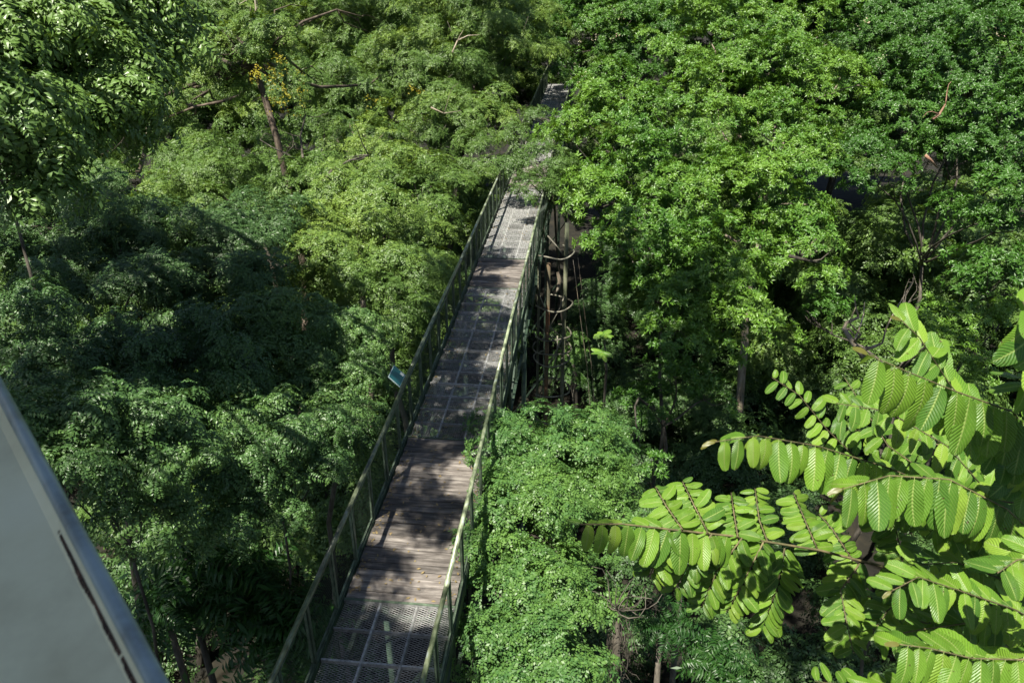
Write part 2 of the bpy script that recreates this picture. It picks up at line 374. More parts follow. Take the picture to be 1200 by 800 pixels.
def walkway():
    w = empty('walkway', (CXW, 24, 0), 'long straight raised walkway deck of planks and steel grating running away through the treetops', 'walkway')
    loc = lambda x, y, z: (x - CXW, y - 24, z)
    segs = [('g', 1.6, 7.36), ('p', 7.36, 11.1), ('g', 11.1, 17.6), ('p', 17.6, 19.6), ('g', 19.6, 26.2), ('p', 26.2, 29.7), ('g', 29.7, 47.4)]
    cw = (XR - XL - .02) / 3
    gm = expanded_mesh(cw - .03, .475 - .03, .07, .034, .0036, M['galv'], 'grating_panel')
    far = expanded_mesh(cw - .03, .475 - .03, .11, .055, .006, M['galv'], 'grating_panel_coarse')
    plank_meshes = []
    for k in range(8):
        mb = MB(); L = XR - XL - .02; n = 7; wd = .124 + .004 * (k % 3)
        prof = [(-wd / 2, 0), (-wd / 2 + .006, .004), (wd / 2 - .006, .004), (wd / 2, 0), (wd / 2, -.035), (-wd / 2, -.035)]
        ph = random.uniform(0, 6); vs = []
        for i in range(n):
            x = -L / 2 + L * i / (n - 1) + (random.uniform(-.012, .012) if i in (0, n - 1) else 0)
            for (y, z) in prof: vs.append((x, y + .003 * math.sin(x * 3 + ph), z + .003 * math.sin(x * 4 + ph * 2)))
        fs = [(i * 6 + q, i * 6 + (q + 1) % 6, (i + 1) * 6 + (q + 1) % 6, (i + 1) * 6 + q) for i in range(n - 1) for q in range(6)]
        fs += [tuple(range(5, -1, -1)), tuple((n - 1) * 6 + q for q in range(6))]
        mb.add(vs, fs); plank_meshes.append(mb.mesh('plank', M['plank']))
    for kind, y0, y1 in segs:
        if kind == 'p':
            n = round((y1 - y0 - .05) / .139); st = (y1 - y0 - .05) / n
            for i in range(n):
                p = link('plank', random.choice(plank_meshes), w, loc(CXW, y0 + .025 + st * (i + .5), random.uniform(-.004, .006)),
                         (random.uniform(-.02, .02), random.uniform(-.004, .004), random.uniform(-.006, .006)))
        else:
            n = round((y1 - y0) / .475); st = (y1 - y0) / n
            for i in range(n + 1):
                mb = MB(); mb.box(-(XR - XL) / 2 + .005, (XR - XL) / 2 - .005, -.013, .013, -.045, .0035)
                if i == 0: crossm = mb.mesh('cross_bar', M['galv'])
                link('cross_bar', crossm, w, loc(CXW, min(max(y0 + st * i, y0 + .016), y1 - .016), 0))
            for i in range(n):
                for j in range(3):
                    yc = y0 + st * (i + .5)
                    link('grating_panel', gm if yc < 19 else far, w, loc(XL + .01 + cw * (j + .5), yc, -.002), None, (1, st / .475, 1))
            for j in (1, 2):
                mb = MB(); mb.box(-.014, .014, y0 + .03, y1 - .03, -.043, .0055)
                mb.v = [(a + XL + .01 + cw * j - CXW, b - 24, c) for a, b, c in mb.v]; mb.build('lengthwise_bar', M['galv'], w)
    for y in (7.36, 11.1, 17.6, 19.6, 26.2, 29.7):
        mb = MB(); mb.box(-(XR - XL) / 2, (XR - XL) / 2, -.018, .018, -.05, .012); mb.build('joint_strip', M['green'], w, loc=loc(CXW, y, 0))
    for x in (XL - .03, XR + .03):
        mb = MB(); mb.box(-.03, .03, -22.4, 23.4, -.16, .02); mb.build('side_beam', M['dark_green'], w, loc=loc(x, 24, 0))
        mb = MB(); mb.box(-.03, .03, -22.4, 23.4, -1.0, -.93)
        y = 1.8; k = 0
        while y < 47:
            mb.bar((0, y - 24, -.93), (0, y - 24, -.16), .045)
            mb.bar((0, y - 24 + (0 if k % 2 else 1.3), -.93), (0, y - 24 + (1.3 if k % 2 else 0), -.16), .035)
            y += 1.3; k += 1
        mb.build('truss', M['dark_green'], w, loc=loc(x, 24, 0))
    y = 2.0
    cm = MB(); cm.box(XL - CXW - .03, XR - CXW + .03, -.03, .03, -.13, -.06); cm = cm.mesh('cross_beam', M['dark_green'])
    while y < 47: link('cross_beam', cm, w, loc(CXW, y, 0)); y += 1.3
    mb = MB(); mb.box(XL - CXW - .03, XR - CXW + .03, -22, 23, -1.0, -.96); # light bottom bracing
    mb = MB(); y = 2.0
    while y < 46: mb.bar((XL - CXW, y - 24, -.96), (XR - CXW, y + 1.3 - 24, -.96), .03); y += 1.3
    mb.build('bottom_bracing', M['dark_green'], w)
    # trestle legs under the deck
    for y in (9.0, 17.0, 25.5, 34, 43):
        for x in (XL, XR):
            mb = MB(); mb.tube([(0, 0, GROUND), (0, 0, -1.0)], .06, 8); mb.build('trestle_leg', M['dark_green'], w, True, loc=loc(x, y, 0))
        mb = MB()
        for z in (-9, -6.5, -4): mb.bar((XL - CXW, y - 24, z), (XR - CXW, y - 24, z + 2.3), .05)
        mb.build('trestle_brace', M['dark_green'], w)
    return w
walkway()
# fallen leaves lying on the deck: nobody could count them
mb = MB()
for i in range(950):
    x = random.uniform(XL + .05, XR - .05) if random.random() < .45 else (XL + .04 + abs(random.gauss(0, .07)) if random.random() < .5 else XR - .04 - abs(random.gauss(0, .07))); y = 7.4 + abs(random.gauss(0, 9)); s = random.uniform(.012, .035); a = random.uniform(0, 6.3)
    if y > 45: continue
    dx, dy = math.cos(a) * s, math.sin(a) * s; z = .014
    mb.add([(x - dx, y - dy, z), (x + dy * .5, y - dx * .5, z + .004), (x + dx, y + dy, z + .006), (x - dy * .5, y + dx * .5, z + .004)], [(0, 1, 2, 3)])
tag(mb.build('fallen_leaves', M['fallen']), 'small dry yellow leaves scattered over the walkway deck', 'leaves', kind='stuff')

PANEL_L = 0.87
fence_m = expanded_mesh(.80, .78, .08, .036, .0015, M['fence_mesh'], 'mesh_panel')
def railing(x, y0, y1, label, phase=0.0, side=1):
    rt = empty('railing', (x, y0, 0), label, 'railing', 'railings along the walkway')
    Lr = y1 - y0
    # handrail in welded lengths with a slight kink at each joint
    n = int(Lr / 5.2) + 1
    for i in range(n):
        a = i * Lr / n; b = (i + 1) * Lr / n; mb = MB()
        k0, k1 = .012 * math.sin(i * 2.1 + phase), .012 * math.sin((i + 1) * 2.1 + phase)
        mb.tube([(k0, a + .004, .985), (k0, a + (b - a) * .5, .98), (k1, b - .004, .985)], .03, 10); mb.build('handrail', M['rail'], rt, True)
    pm = MB(); pm.box(-.022, .022, -.022, .022, -.14, .953); pm = pm.mesh('post', M['green'])
    fm = MB(); h0, h1, w = .08, .9, PANEL_L / 2 - .045
    for (a, b) in (((0, -w, h0), (0, w, h0)), ((0, -w, h1), (0, w, h1))): fm.bar(a, b, .022)
    for yy in (-w, w): fm.bar((0, yy, h0 + .012), (0, yy, h1 - .012), .022)
    fm = fm.mesh('panel_frame', M['green'])
    y = phase
    while y < Lr:
        link('post', pm, rt, (0, y, 0), (random.gauss(0, .006), random.gauss(0, .006), 0))
        if y + PANEL_L <= Lr + .1:
            link('panel_frame', fm, rt, (random.gauss(0, .004), y + PANEL_L / 2, random.gauss(0, .004)), (random.gauss(0, .004), random.gauss(0, .006), random.gauss(0, .006)))
            link('mesh_panel', fence_m, rt, (0, y + PANEL_L / 2, (h0 + h1) / 2), (0, R(90), 0), (1, 1, 1))
        y += PANEL_L
    mb = MB(); mb.box(-.02, .02, 0, Lr, .022, .05); mb.build('bottom_rail', M['green'], rt)
railing(XL - .03, 1.6, 47.4, 'left-hand green handrail and mesh panels of the walkway, the side that carries the teal board', .35)
railing(XR + .03, 1.6, 47.4, 'right-hand pale green handrail and mesh panels of the walkway, beside the bright feathery bush', .1)

def sign(loc, sgn, face, label, grp):
    s = empty('information_board', loc, label, 'sign', grp); s.scale = (sgn, 1, 1)
    ax = Vector((-.2, 0, .2)).normalized(); nz = Vector((.7071, 0, .7071)); L, Wd = .26, .40
    def slab(a0, a1, b0, b1, t0, t1, mat, nm):
        mb = MB(); vs = [ax * a + Vector((0, b, 0)) + nz * t for a in (a0, a1) for b in (b0, b1) for t in (t0, t1)]
        mb.add(vs, [(0, 1, 3, 2), (4, 6, 7, 5), (0, 4, 5, 1), (2, 3, 7, 6), (0, 2, 6, 4), (1, 5, 7, 3)]); mb.build(nm, mat, s)
    slab(0, L, -Wd / 2, Wd / 2, -.012, 0, M['sign_trim'] if face == 'teal' else M['dark_green'], 'board')
    slab(.012, L - .012, -Wd / 2 + .014, Wd / 2 - .014, .001, .004, M[face], 'face')
    if face == 'teal': slab(.03, .10, Wd / 2 - .1, Wd / 2 - .03, .005, .008, M['white'], 'white_patch')
    mb = MB()
    for b in (-.15, .15): mb.bar((.03, b, -.06), (-.1, b, .09), .02)
    mb.build('bracket', M['green'], s)
sign((XL - .07, 11.25, 1.0), 1, 'teal', 'small teal board with a white patch tilted on the outside of the left handrail', 'boards on the handrails')
sign((XR + .07, 20.6, 1.0), -1, 'sign_dark', 'small dark board tilted on the right handrail above the hooped poles', 'boards on the handrails')

# ------------------------------------------------------------------ hooped pole tower beside the deck
def pole_tower():
    cx, cy = -.98, 20.0
    t = empty('pole_tower', (cx, cy, GROUND), 'mossy three-pole tower with pale round hoops standing beside the right edge of the walkway', 'tower')
    H = -GROUND; poles = [(.3, .3, 'pole', .055, .8), (-.13, -.38, 'pole_rust', .055, -.1), (-.42, .2, 'pole', .04, -.3)]
    for x, y, m, r, top in poles:
        mb = MB(); mb.tube([(x, y, -.2), (x + .01, y, H * .5), (x, y + .01, H + top)], r, 10); mb.build('pole', M[m], t, True)
    for q, z in enumerate((.1, -1.4, -2.3, -2.75, -3.1, -4.1, -5.0)):
        r = .53 + .03 * math.sin(q * 3); a0 = (-2.4, -2.6, -2.9, -3.6, -4.4, -2.5, -3)[q]; span = (3.6, 4.6, 4.2, 5.9, 5.0, 5.7, 4.4)[q]
        mb = MB(); mb.tube([(r * math.cos(a0 + span * i / 26), r * math.sin(a0 + span * i / 26), H + z + .03 * math.sin(i * .5 + q)) for i in range(27)], .022, 6)
        mb.build('hoop', M['hoop'], t, True)
    for (x0, y0, z0, x1, y1, z1) in ((-.2, .1, .5, .3, .25, -.2), (-.42, .2, -1.2, .0, -.3, -2.1), (.3, .3, -1.3, -.1, -.4, -2.0),
                                     (-.1, -.4, -1.9, .3, .3, -2.7), (-.42, .2, -2.2, .3, .25, -3.0), (.1, -.45, -3.1, .15, -.2, -2.3), (.3, .3, -2.5, -.13, -.38, -3.3),
                                     (-.1, -.4, -3.5, -.4, .2, -4.6), (.3, -.2, -3, .1, .4, -4)):
        mb = MB(); mb.tube([(x0, y0, H + z0), ((x0 + x1) / 2 + .03, (y0 + y1) / 2, (2 * H + z0 + z1) / 2), (x1, y1, H + z1)], .02, 6)
        mb.build('brace', M['hoop'], t, True)
    # stout broken branch stub lodged in the hoops
    mb = MB(); mb.tube([(.1, -.1, H - .45), (.17, -.1, H - .7), (.12, -.1, H - .95), (.0, -.12, H - 1.1)], [.035, .06, .05, .035], 8); mb.build('wooden_stub', M['bark_pale'], t, True)
    for i, (x, y) in enumerate(((.5, .2), (.62, .4))):
        mb = MB(); mb.tube([(x, y, H - .2), (x + .25, y + .1, H - 1.9), (x + .5, y + .2, H - 3.5), (x + 1.3, y + .3, 0)], .007, 5); mb.build('stay_rope', M['bark_pale'], t, True)
pole_tower()

# ------------------------------------------------------------------ lookout platform round the photographer
def lookout():
    p0 = at(92, 628, 1.40)                              # a point of the near top rail
    hd = R(YAW + 40.2); d = Vector((-math.sin(hd), math.cos(hd), 0)); nin = Vector((-d.y, d.x, 0))   # nin: into the platform
    t = empty('lookout_tower', (p0.x, p0.y, 5.55) , 'pale green sheet with a rust-spotted blue-grey edge tube, close to the lens at bottom left', 'lookout')
    o = Vector((p0.x, p0.y, 5.55)); zt = p0.z - 5.55
    P = lambda a, b, z: Vector((0, 0, 0)) + d * a + nin * b + Vector((0, 0, z))
    def slab(a0, a1, b0, b1, z0, z1, mat, nm):
        mb = MB(); vs = [P(a, b, z) for a in (a0, a1) for b in (b0, b1) for z in (z0, z1)]
        mb.add(vs, [(0, 1, 3, 2), (4, 6, 7, 5), (0, 4, 5, 1), (2, 3, 7, 6), (0, 2, 6, 4), (1, 5, 7, 3)]); return mb.build(nm, mat, t)
    mb = MB(); mb.tube([P(-2.6, 0, zt), P(0, 0, zt), P(2.2, 0, zt)], .014, 16); mb.build('edge_tube', M['tube_blue'], t, True)
    # the broad pale sheet slopes gently down and inward from the tube
    mb = MB(); prof = [(.012, -.004), (.03, -.02), (.6, -.13), (1.9, -.42), (1.9, -.432), (.6, -.142), (.03, -.032), (.006, -.016)]
    vs = [P(a, b, zt + c) for a in (-2.58, 2.18) for b, c in prof]; k = len(prof)
    mb.add(vs, [(q, (q + 1) % k, k + (q + 1) % k, k + q) for q in range(k)] + [tuple(range(k)), tuple(range(2 * k - 1, k - 1, -1))]); mb.build('sheet', M['panel'], t)
    mb = MB(); a = -2.5
    while a < 2.1:
        l = .006; wob = .65 + .35 * math.sin(a * 13) * math.sin(a * 29 + 1); hh = .0045 * (wob + random.uniform(-.2, .2)) * min(1, max(0, (.12 - a) / .25))
        if hh > .001:
            mb.add([P(a, .0205, zt - .0105), P(a + l, .0205, zt - .0105), P(a + l, .024 + hh * random.uniform(.7, 1), zt - .0155 - hh * .15), P(a, .024 + hh, zt - .0155 - hh * .15)], [(0, 1, 2, 3)])
        a += l
    mb.build('rust_seam', M['rust'], t)['kind'] = 'stuff'
    q = P(.56, .036, zt - .02); mb = MB(); mb.tube([q, q + Vector((0, 0, .005))], .011, 12); mb.build('rust_spot', M['rust'], t)
    slab(-2.6, 2.2, .0, 3.6, -.88, -.8, M['dark_green'], 'floor_plate')
    for a in (-2.6, 2.2):
        slab(a - .03, a + .03, -.03, .03, -.3, zt - .1, M['green'], 'corner_post')
        slab(a - .03, a + .03, 3.57, 3.63, -.3, zt - .1, M['green'], 'corner_post')
    for a in (-2.6, 2.2):
        for b in (0, 3.6):
            mb = MB(); mb.tube([P(a, b, GROUND - 5.55), P(a, b, -.3)], .09, 8); mb.build('leg', M['dark_green'], t, True)
lookout()

# ------------------------------------------------------------------ trees (clump: photo pixel, depth, radius)
G1 = 'feathery trees left of the walkway'
G2 = 'glossy-leaved trees right of the walkway'
tree('feathery tree leaning over the far end of the walkway, thin grey limbs', 'tree', ground_under(520, 250, 30),
     [(560, 55, 34, 2.8), (585, 90, 34, 1.6), (500, 90, 31, 2.2), (555, 150, 29, 1.5), (595, 40, 38, 2.2), (500, 160, 28, 1.4), (562, 195, 27, .9), (590, 150, 29, .7), (470, 30, 36, 2.6)],
     'fine', (.1, .8), trunk_r=.16, grp=G1, dens=1.1)
tree('spray of feathery foliage dipping across both handrails of the walkway', 'tree', ground_under(690, 260, 27),
     [(640, 190, 24.5, .6), (622, 228, 23.0, .4), (652, 225, 23.5, .5), (600, 200, 24.5, .45), (676, 240, 24, .45), (606, 160, 27, .45), (628, 142, 31, .5), (640, 165, 29, .35)],
     'fine', (0, .5), trunk_r=.07, grp=G1, sub=.32, dens=1.0)
tree('tall tree with a bare brown trunk and yellow blossom at upper left', 'tree', ground_under(288, 300, 23.5),
     [(340, 25, 33, 2.6), (250, 50, 31, 2.2), (430, 50, 34, 2.6), (340, 110, 29, 1.5), (400, 110, 30, 1.7), (220, 120, 28, 1.7), (470, 110, 31, 1.7), (235, 15, 34, 2.4), (170, 150, 27, 1.3), (195, 60, 30, 1.6), (150, 100, 29, 1.4), (120, 180, 26, 1.2), (280, 55, 22.8, .9), (325, 50, 23, .8), (250, 85, 24, .7), (330, 100, 23, .4), (265, 100, 24, .5)],
     'fine', (.1, .8), trunk_r=.17, bark='bark_brown', grp=G1, fork=at(297, 72, 23.6))
tree('feathery tree below the brown trunk, a rounded light crown', 'tree', ground_under(360, 420, 22),
     [(364, 240, 22.5, 1.3), (400, 250, 22, 1.2), (240, 215, 25, 1.4), (200, 260, 23, 1.3)],
     'fine', (.1, .7), trunk_r=.12, grp=G1)
tree('light green feathery tree touching the left handrail mid-way along', 'tree', ground_under(470, 420, 21),
     [(455, 265, 21.5, 1.5), (410, 320, 19.5, 1.25), (480, 320, 19.5, .95), (495, 215, 24, 1.2), (370, 300, 20, 1.1), (440, 200, 25, 1.5), (465, 360, 18, .7)],
     'fine', (.15, .85), trunk_r=.12, grp=G1, dens=1.1)
tree('bare-branched tree between the feathery crowns, grey forked limbs showing', 'tree', ground_under(400, 360, 24),
     [(380, 165, 28, 1.3), (430, 165, 27, 1.0), (330, 170, 27, .8)], 'fine', (.0, .5), trunk_r=.15, bark='bark_pale', grp=G1, fork=at(410, 225, 25), dens=.6)
tree('grey-green pinnate tree lit beside the teal board', 'tree', ground_under(390, 560, 16),
     [(385, 440, 15.8, 1.0), (345, 400, 16, .9), (405, 400, 16.2, .7), (340, 465, 15, .8), (405, 500, 14.5, .6), (430, 440, 15.6, .4)],
     'pinna', (.25, .85), size=.72, trunk_r=.09, grp=G1, sub=.42, dens=1.3)
tree('dark bluish tree filling the shaded middle left', 'tree', ground_under(180, 560, 19),
     [(110, 275, 19, 1.7), (200, 310, 18.5, 1.6), (285, 300, 19, 1.3), (60, 340, 17, 1.4), (150, 370, 16.5, 1.4), (250, 370, 17, 1.3), (30, 270, 19, 1.5), (290, 420, 16, 1.0)],
     'blue', (0, .6), size=1.0, trunk_r=.16, grp=G1, dens=1.1)
tree('dark pinnate tree in shade under the bluish crown, left edge', 'tree', ground_under(120, 640, 14),
     [(100, 440, 13.5, 1.2), (200, 450, 13.5, 1.2), (20, 420, 13, 1.1), (270, 480, 14, 1.0), (60, 480, 12, .8), (150, 500, 12.5, .9)],
     'pinna', (0, .6), size=.8, trunk_r=.1, grp=G1, sub=.42)
tree('hanging pinnate branches catching light next to the balustrade', 'tree', ground_under(140, 660, 11),
     [(110, 530, 9.6, .6), (185, 530, 10.2, .65), (75, 560, 9, .45), (150, 590, 9.8, .5), (215, 590, 10.5, .5), (55, 500, 9.5, .5)],
     'pinna', (.2, .8), size=.78, trunk_r=.04, grp=G1, sub=.34, dens=1.3)
tree('pinnate tree with drooping pale leaves left of the handrail', 'tree', ground_under(330, 650, 13),
     [(290, 560, 11.6, .6), (330, 520, 12.5, .7), (370, 550, 12.5, .5), (260, 610, 11.2, .5), (310, 600, 11.6, .35), (390, 510, 13.2, .5)],
     'pinna', (.2, .85), size=.72, trunk_r=.04, grp=G1, sub=.36, dens=1.2)
tree('near tree at the top left corner with broad glossy leaflets', 'tree', ground_under(-140, 400, 12),
     [(20, 50, 10.5, 1.1), (90, 90, 11.2, 1.0), (30, 150, 10.3, .8), (140, 40, 12.5, 1.1), (70, 20, 11.5, 1.1), (10, 215, 10, .5), (120, 140, 11.8, .6), (-60, 120, 10, 1.2)],
     'pinna', (.6, 1.2), size=1.3, trunk_r=.05, grp=G1, sub=.42, dens=.8, fork=at(10, 225, 14))

tree('big bright glossy tree crowding the right side of the walkway', 'tree', ground_under(790, 430, 24),
     [(745, 235, 23.5, 1.7), (715, 160, 27, 1.7), (795, 165, 26, 2.1), (760, 300, 21.5, 1.35), (815, 335, 20.5, 1.5), (850, 260, 22.5, 1.7), (870, 380, 19.5, 1.1), (790, 390, 19.6, .9), (705, 240, 24.5, .9), (835, 300, 23, 1.3), (780, 345, 22, 1.1), (830, 400, 20.5, .8), (690, 205, 25.5, .8), (725, 120, 29, 1.4)],
     'whorl', (.25, 1.0), trunk_r=.09, grp=G2, dens=.95)
tree('bright crown with olive new leaves in the upper right middle', 'tree', ground_under(900, 350, 27),
     [(870, 120, 28, 2.1), (930, 170, 26, 1.7), (840, 60, 31, 2.3), (910, 60, 31, 2.0), (960, 110, 28, 1.7), (910, 235, 23.5, 1.4), (940, 300, 21.5, 1.1)],
     'whorl', (.35, 1.0), trunk_r=.18, grp=G2, bark='bark_pale')
tree('dark green crown with reddish branch stubs near the right edge', 'tree', ground_under(1060, 420, 24),
     [(1040, 60, 31, 2.5), (1120, 90, 28, 2.2), (1060, 150, 27, 1.7), (1180, 160, 25, 1.8), (1120, 190, 25.5, 1.4), (1005, 205, 25, 1.2), (1190, 60, 29, 2.2), (1165, 255, 22, .9), (1195, 250, 21, 1.0)],
     'whorl', (.0, .4), trunk_r=.1, grp=G2, bark='bark', fork=at(1080, 310, 28))
tree('shaded glossy tree deep in the gap under the dark green crown', 'tree', ground_under(1020, 500, 22),
     [(950, 370, 25, .6), (1070, 330, 27, .5), (1180, 320, 19, .7), (1150, 345, 20, .5)],
     'whorl', (0, .4), trunk_r=.1, grp=G2, dens=.8)
tree('small yellow-green shrub top behind the large veined leaves', 'shrub', ground_under(1120, 520, 15),
     [(1110, 395, 13.5, .55), (1075, 385, 13.6, .35), (1145, 385, 13.6, .35), (1120, 440, 13, .45), (1170, 360, 14, .3)],
     'whorl', (.6, 1.1), size=.62, trunk_r=.05, grp=G2, sub=.26, dens=1.6, name='shrub')
tree('dark-crowned tree with cream blossom behind the far end of the walkway', 'tree', ground_under(740, 200, 44),
     [(700, 55, 42, 2.9), (770, 40, 42, 2.8), (705, 105, 38, 1.1), (665, 15, 46, 2.6), (720, 5, 46, 3.0), (820, 10, 42, 2.6)],
     'whorl', (.05, .7), size=1.15, trunk_r=.24, grp=G2, dens=.85)
tree('sparse tree standing in the dark gap right of the hooped poles', 'tree', ground_under(760, 520, 24),
     [(765, 470, 20.5, .5), (835, 465, 20.5, .4), (755, 545, 17, .3), (790, 440, 19.5, .5)],
     'whorl', (.1, .6), size=.9, trunk_r=.08, grp=G2, dens=.8, sub=.35)
tree('slim leafy climber column beside the hooped poles', 'climber', ground_under(672, 520, 26),
     [(672, 400, 26, .22), (673, 420, 26, .26), (671, 445, 26, .24)], 'bush', (.5, 1.0), size=.8, trunk_r=.05, grp=G2, sub=.22, dens=1.3, name='climber', flat=1.3)
tree('bright feathery bush pressed against the right handrail', 'bush', ground_under(640, 760, 13),
     [(592, 530, 12.9, .5), (650, 555, 12.9, .85), (690, 530, 13.6, .6), (620, 620, 11.8, .8), (685, 625, 12.2, .75), (595, 700, 10.8, .65), (655, 715, 11.0, .7),
      (570, 775, 9.9, .5), (628, 800, 9.9, .7), (715, 590, 12.8, .5), (590, 500, 13.8, .3), (575, 600, 11.9, .4), (560, 650, 11.0, .32)],
     'bush', (.2, .9), size=.86, trunk_r=.12, grp=G2, sub=.3, dens=1.5, name='bush')
# far trees closing the view
k = 0
for (px, py, zc, r, gname, lab) in (
    (60, -30, 46, 4.5, 'fine', 'far feathery tree behind the top left corner'), (190, -25, 50, 5.0, 'fine', 'far feathery tree above the bare brown trunk'),
    (330, -35, 54, 5.2, 'fine', 'far feathery tree behind the yellow blossom'), (470, -30, 52, 5.0, 'fine', 'far feathery tree at the top, left of the walkway line'),
    (600, -25, 56, 5.0, 'fine', 'farthest feathery tree straight above the walkway end'), (740, -45, 58, 5.5, 'whorl', 'far glossy tree behind the cream blossom'),
    (880, -40, 52, 5.0, 'whorl', 'far glossy tree at the top right of centre'), (1020, -40, 46, 4.8, 'whorl', 'far glossy tree above the dark green crown'),
    (1160, -40, 42, 4.6, 'whorl', 'far glossy tree behind the top right corner')):
    c = at(px, py, zc)
    cl = [(c, r), (c + Vector((-r * .8, -2, -r * .5)), r * .7), (c + Vector((r * .8, -2, -r * .6)), r * .7), (c + Vector((0, -3, -r * 1.1)), r * .7)]
    tree(lab, 'tree', (c.x, c.y, GROUND), cl, gname, (.1, .8), size=1.7, sub=1.0, dens=.42, trunk_r=.3, grp='far trees closing the view')
# unseen tall trees round the lookout: crowns set above the frame to cast shade
def above(label, base, cl, gname, dens, sub=.5, size=1.1):
    tree(label, 'tree', base, [(Vector(c), r) for c, r in cl], gname, (.1, .7), size=size, sub=sub, dens=dens, trunk_r=.22, grp='tall trees round the lookout', fork=Vector((base[0], base[1], 7)))
def over(x, y, z, r, top=10.6):
    """a mass of foliage at height top that stands between the sun and the point x, y, z"""
    p = Vector((x, y, z)) - sun_travel * ((top - z) / -sun_travel.z); return (p, r)
above('tall tree left of the lookout whose crown shades the lower left', (-15, 3, GROUND),
      [over(-5, 7, -5, 1.9, 11), over(-7.6, 8.5, -4, 1.9), over(-5.4, 9.5, -4, 1.3, 11), over(-9.3, 15.5, 0, 1.6, 11.2), over(-11, 13, 0, 1.2, 11), over(-8.5, 11, -4, 1.3, 11), over(-6, 11.5, -5, 1.0)], 'pinna', .45, .45, 1.0)
above('unseen tree added close behind the lookout, its dense crown shading the pale sheet', (-6, -5, GROUND),  # unseen crown added to keep the sun off the sheet and near deck
      [over(-.9, .9, 6.6, 1.25, 10.8), over(-.2, .1, 6.6, 1.0, 10.8), over(-1.6, 1.8, 6.6, 1.0, 10.9), over(-.7, .5, 6.6, 1.1, 11.6), over(-1.2, 1.2, 6.6, 1.0, 11.4), over(-2.4, 6.0, 0, .8), over(-3.4, 6.6, 0, .7), over(-1.9, 5.2, 0, .8)], 'pinna', 1.0, .45, 1.1)
above('tall feathery tree whose spreading crown dapples the walkway', (-13, 13, GROUND),
      [over(-2.7, y, 0, r, z) for y, r, z in ((7.8, .5, 10.3), (9.4, .6, 10.5), (10.7, .5, 10.1), (12.0, .75, 10.4), (13.4, .6, 10.2), (14.6, .7, 10.4), (16.0, .8, 10.3), (17.6, .7, 10.5), (19.4, .7, 10.3), (34, .8, 10.4), (36.5, 1.0, 10.6), (39.5, 1.0, 10.5), (42, 1.0, 10.6))] +
      [over(-1.9, y, 0, r, z) for y, r, z in ((9.0, .4, 10.2), (11.3, .5, 10.4), (13.0, .6, 10.2), (15.3, .5, 10.4))], 'pinna', .5, .3, 1.0)
above('unseen tall tree added on the right to keep the gap beside the poles dark', (15, 2, GROUND),  # out-of-view foliage added only to shade the gap under the right crowns
      [over(x, y, z, r, 10.8) for x, y, z, r in ((4.4, 15.5, -6, 1.3), (6.5, 17, -6, 1.5), (5.5, 13.5, -6, 1.2), (8.5, 15, -6, 1.5), (4.2, 18.5, -8, 1.2), (7.5, 12, -7, 1.4), (2.2, 19, -5, 1.1), (3.6, 20.5, -6, 1.2), (1.6, 22, -6, .9), (3.0, 17, -7, 1.0))], 'whorl', .8, .5, 1.1)
# ------------------------------------------------------------------ blossom, undergrowth, dead wood
def scatter(name, label, cat, spots, gname, size, tint, per):
    P, D = [], []
    for (px, py, zc, r, n) in spots:
        c = at(px, py, zc)
        for _ in range(n): P.append(c + Vector((random.gauss(0, r), random.gauss(0, r), random.gauss(0, r * .9)))); D.append((Vector((0, -.3, 1)) + rv(.4)).normalized())
    o = crown_object(name, P, D, SP[gname], None, size, tint); tag(o, label, cat, kind='stuff'); return o
scatter('yellow_blossom', 'yellow blossom hanging beside the bare brown trunk at upper left', 'blossom', [(322, 92, 21.7, .28, 26), (332, 118, 21.8, .24, 14), (300, 85, 21.8, .2, 4), (482, 100, 26.5, .16, 4), (433, 122, 25.5, .14, 4)], 'yellow', .8, (0, .9), 0)
scatter('cream_blossom', 'cream and pinkish blossom dotted over the dark far crown', 'blossom', [(694, 44, 38.6, .12, 2), (728, 15, 42, .15, 2), (720, 43, 38.8, .12, 2), (672, 73, 36.5, .1, 1), (684, 93, 36, .12, 2), (680, 53, 38.5, .1, 1),
        (1040, 78, 28, .2, 2), (1175, 45, 25.5, .3, 4), (1010, 32, 27.5, .15, 2), (1160, 20, 26, .2, 3)], 'cream', .9, (0, .9), 0)
def undergrowth():
    P, D = [], []
    for i in range(690):
        x = random.uniform(-26, 26); y = random.uniform(3, 48)
        if i >= 620: x = random.uniform(-1, 8); y = random.uniform(5, 13)
        if abs(x - CXW) < 1.6 : continue
        if -9 < x < -3.5 and 12 < y < 24 and random.random() < .5: continue
        if -.8 < x < 8 and 12 < y < 27 and random.random() < .3: continue
        c = Vector((x, y, GROUND + random.uniform(.2, 2.6)))
        p, d = clump_points(c, random.uniform(.8, 1.5), .8, .6, .3); P += p; D += d
    o = crown_object('undergrowth', P, D, SP['blue'], None, 1.6, (0, .6)); tag(o, 'shaded undergrowth covering the forest floor far below the deck', 'undergrowth', kind='stuff')
    P, D = [], []
    for i in range(210):
        x = random.uniform(-38, 38); y = random.uniform(18, 66)
        if abs(x - CXW) < 3 and y < 48: continue
        if -1.5 < x < 9 and y < 27: continue
        c = Vector((x, y, random.uniform(-8, -3.5) + max(0, y - 35) * .1))
        p, d = clump_points(c, random.uniform(1.6, 2.6), .7, .8, .35); P += p; D += d
    o = crown_object('understory', P, D, SP['fine'], None, 2.0, (0, .6)); tag(o, 'dim mass of lower foliage between the crowns further off', 'understory', kind='stuff')
undergrowth()
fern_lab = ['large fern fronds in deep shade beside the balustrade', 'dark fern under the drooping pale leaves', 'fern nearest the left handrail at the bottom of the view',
            'fern in the dark corner under the large veined leaves', 'small fern by the frayed brown stump', 'fern with a sunlit frond at lower left', 'fern behind the frayed stump in the dark']
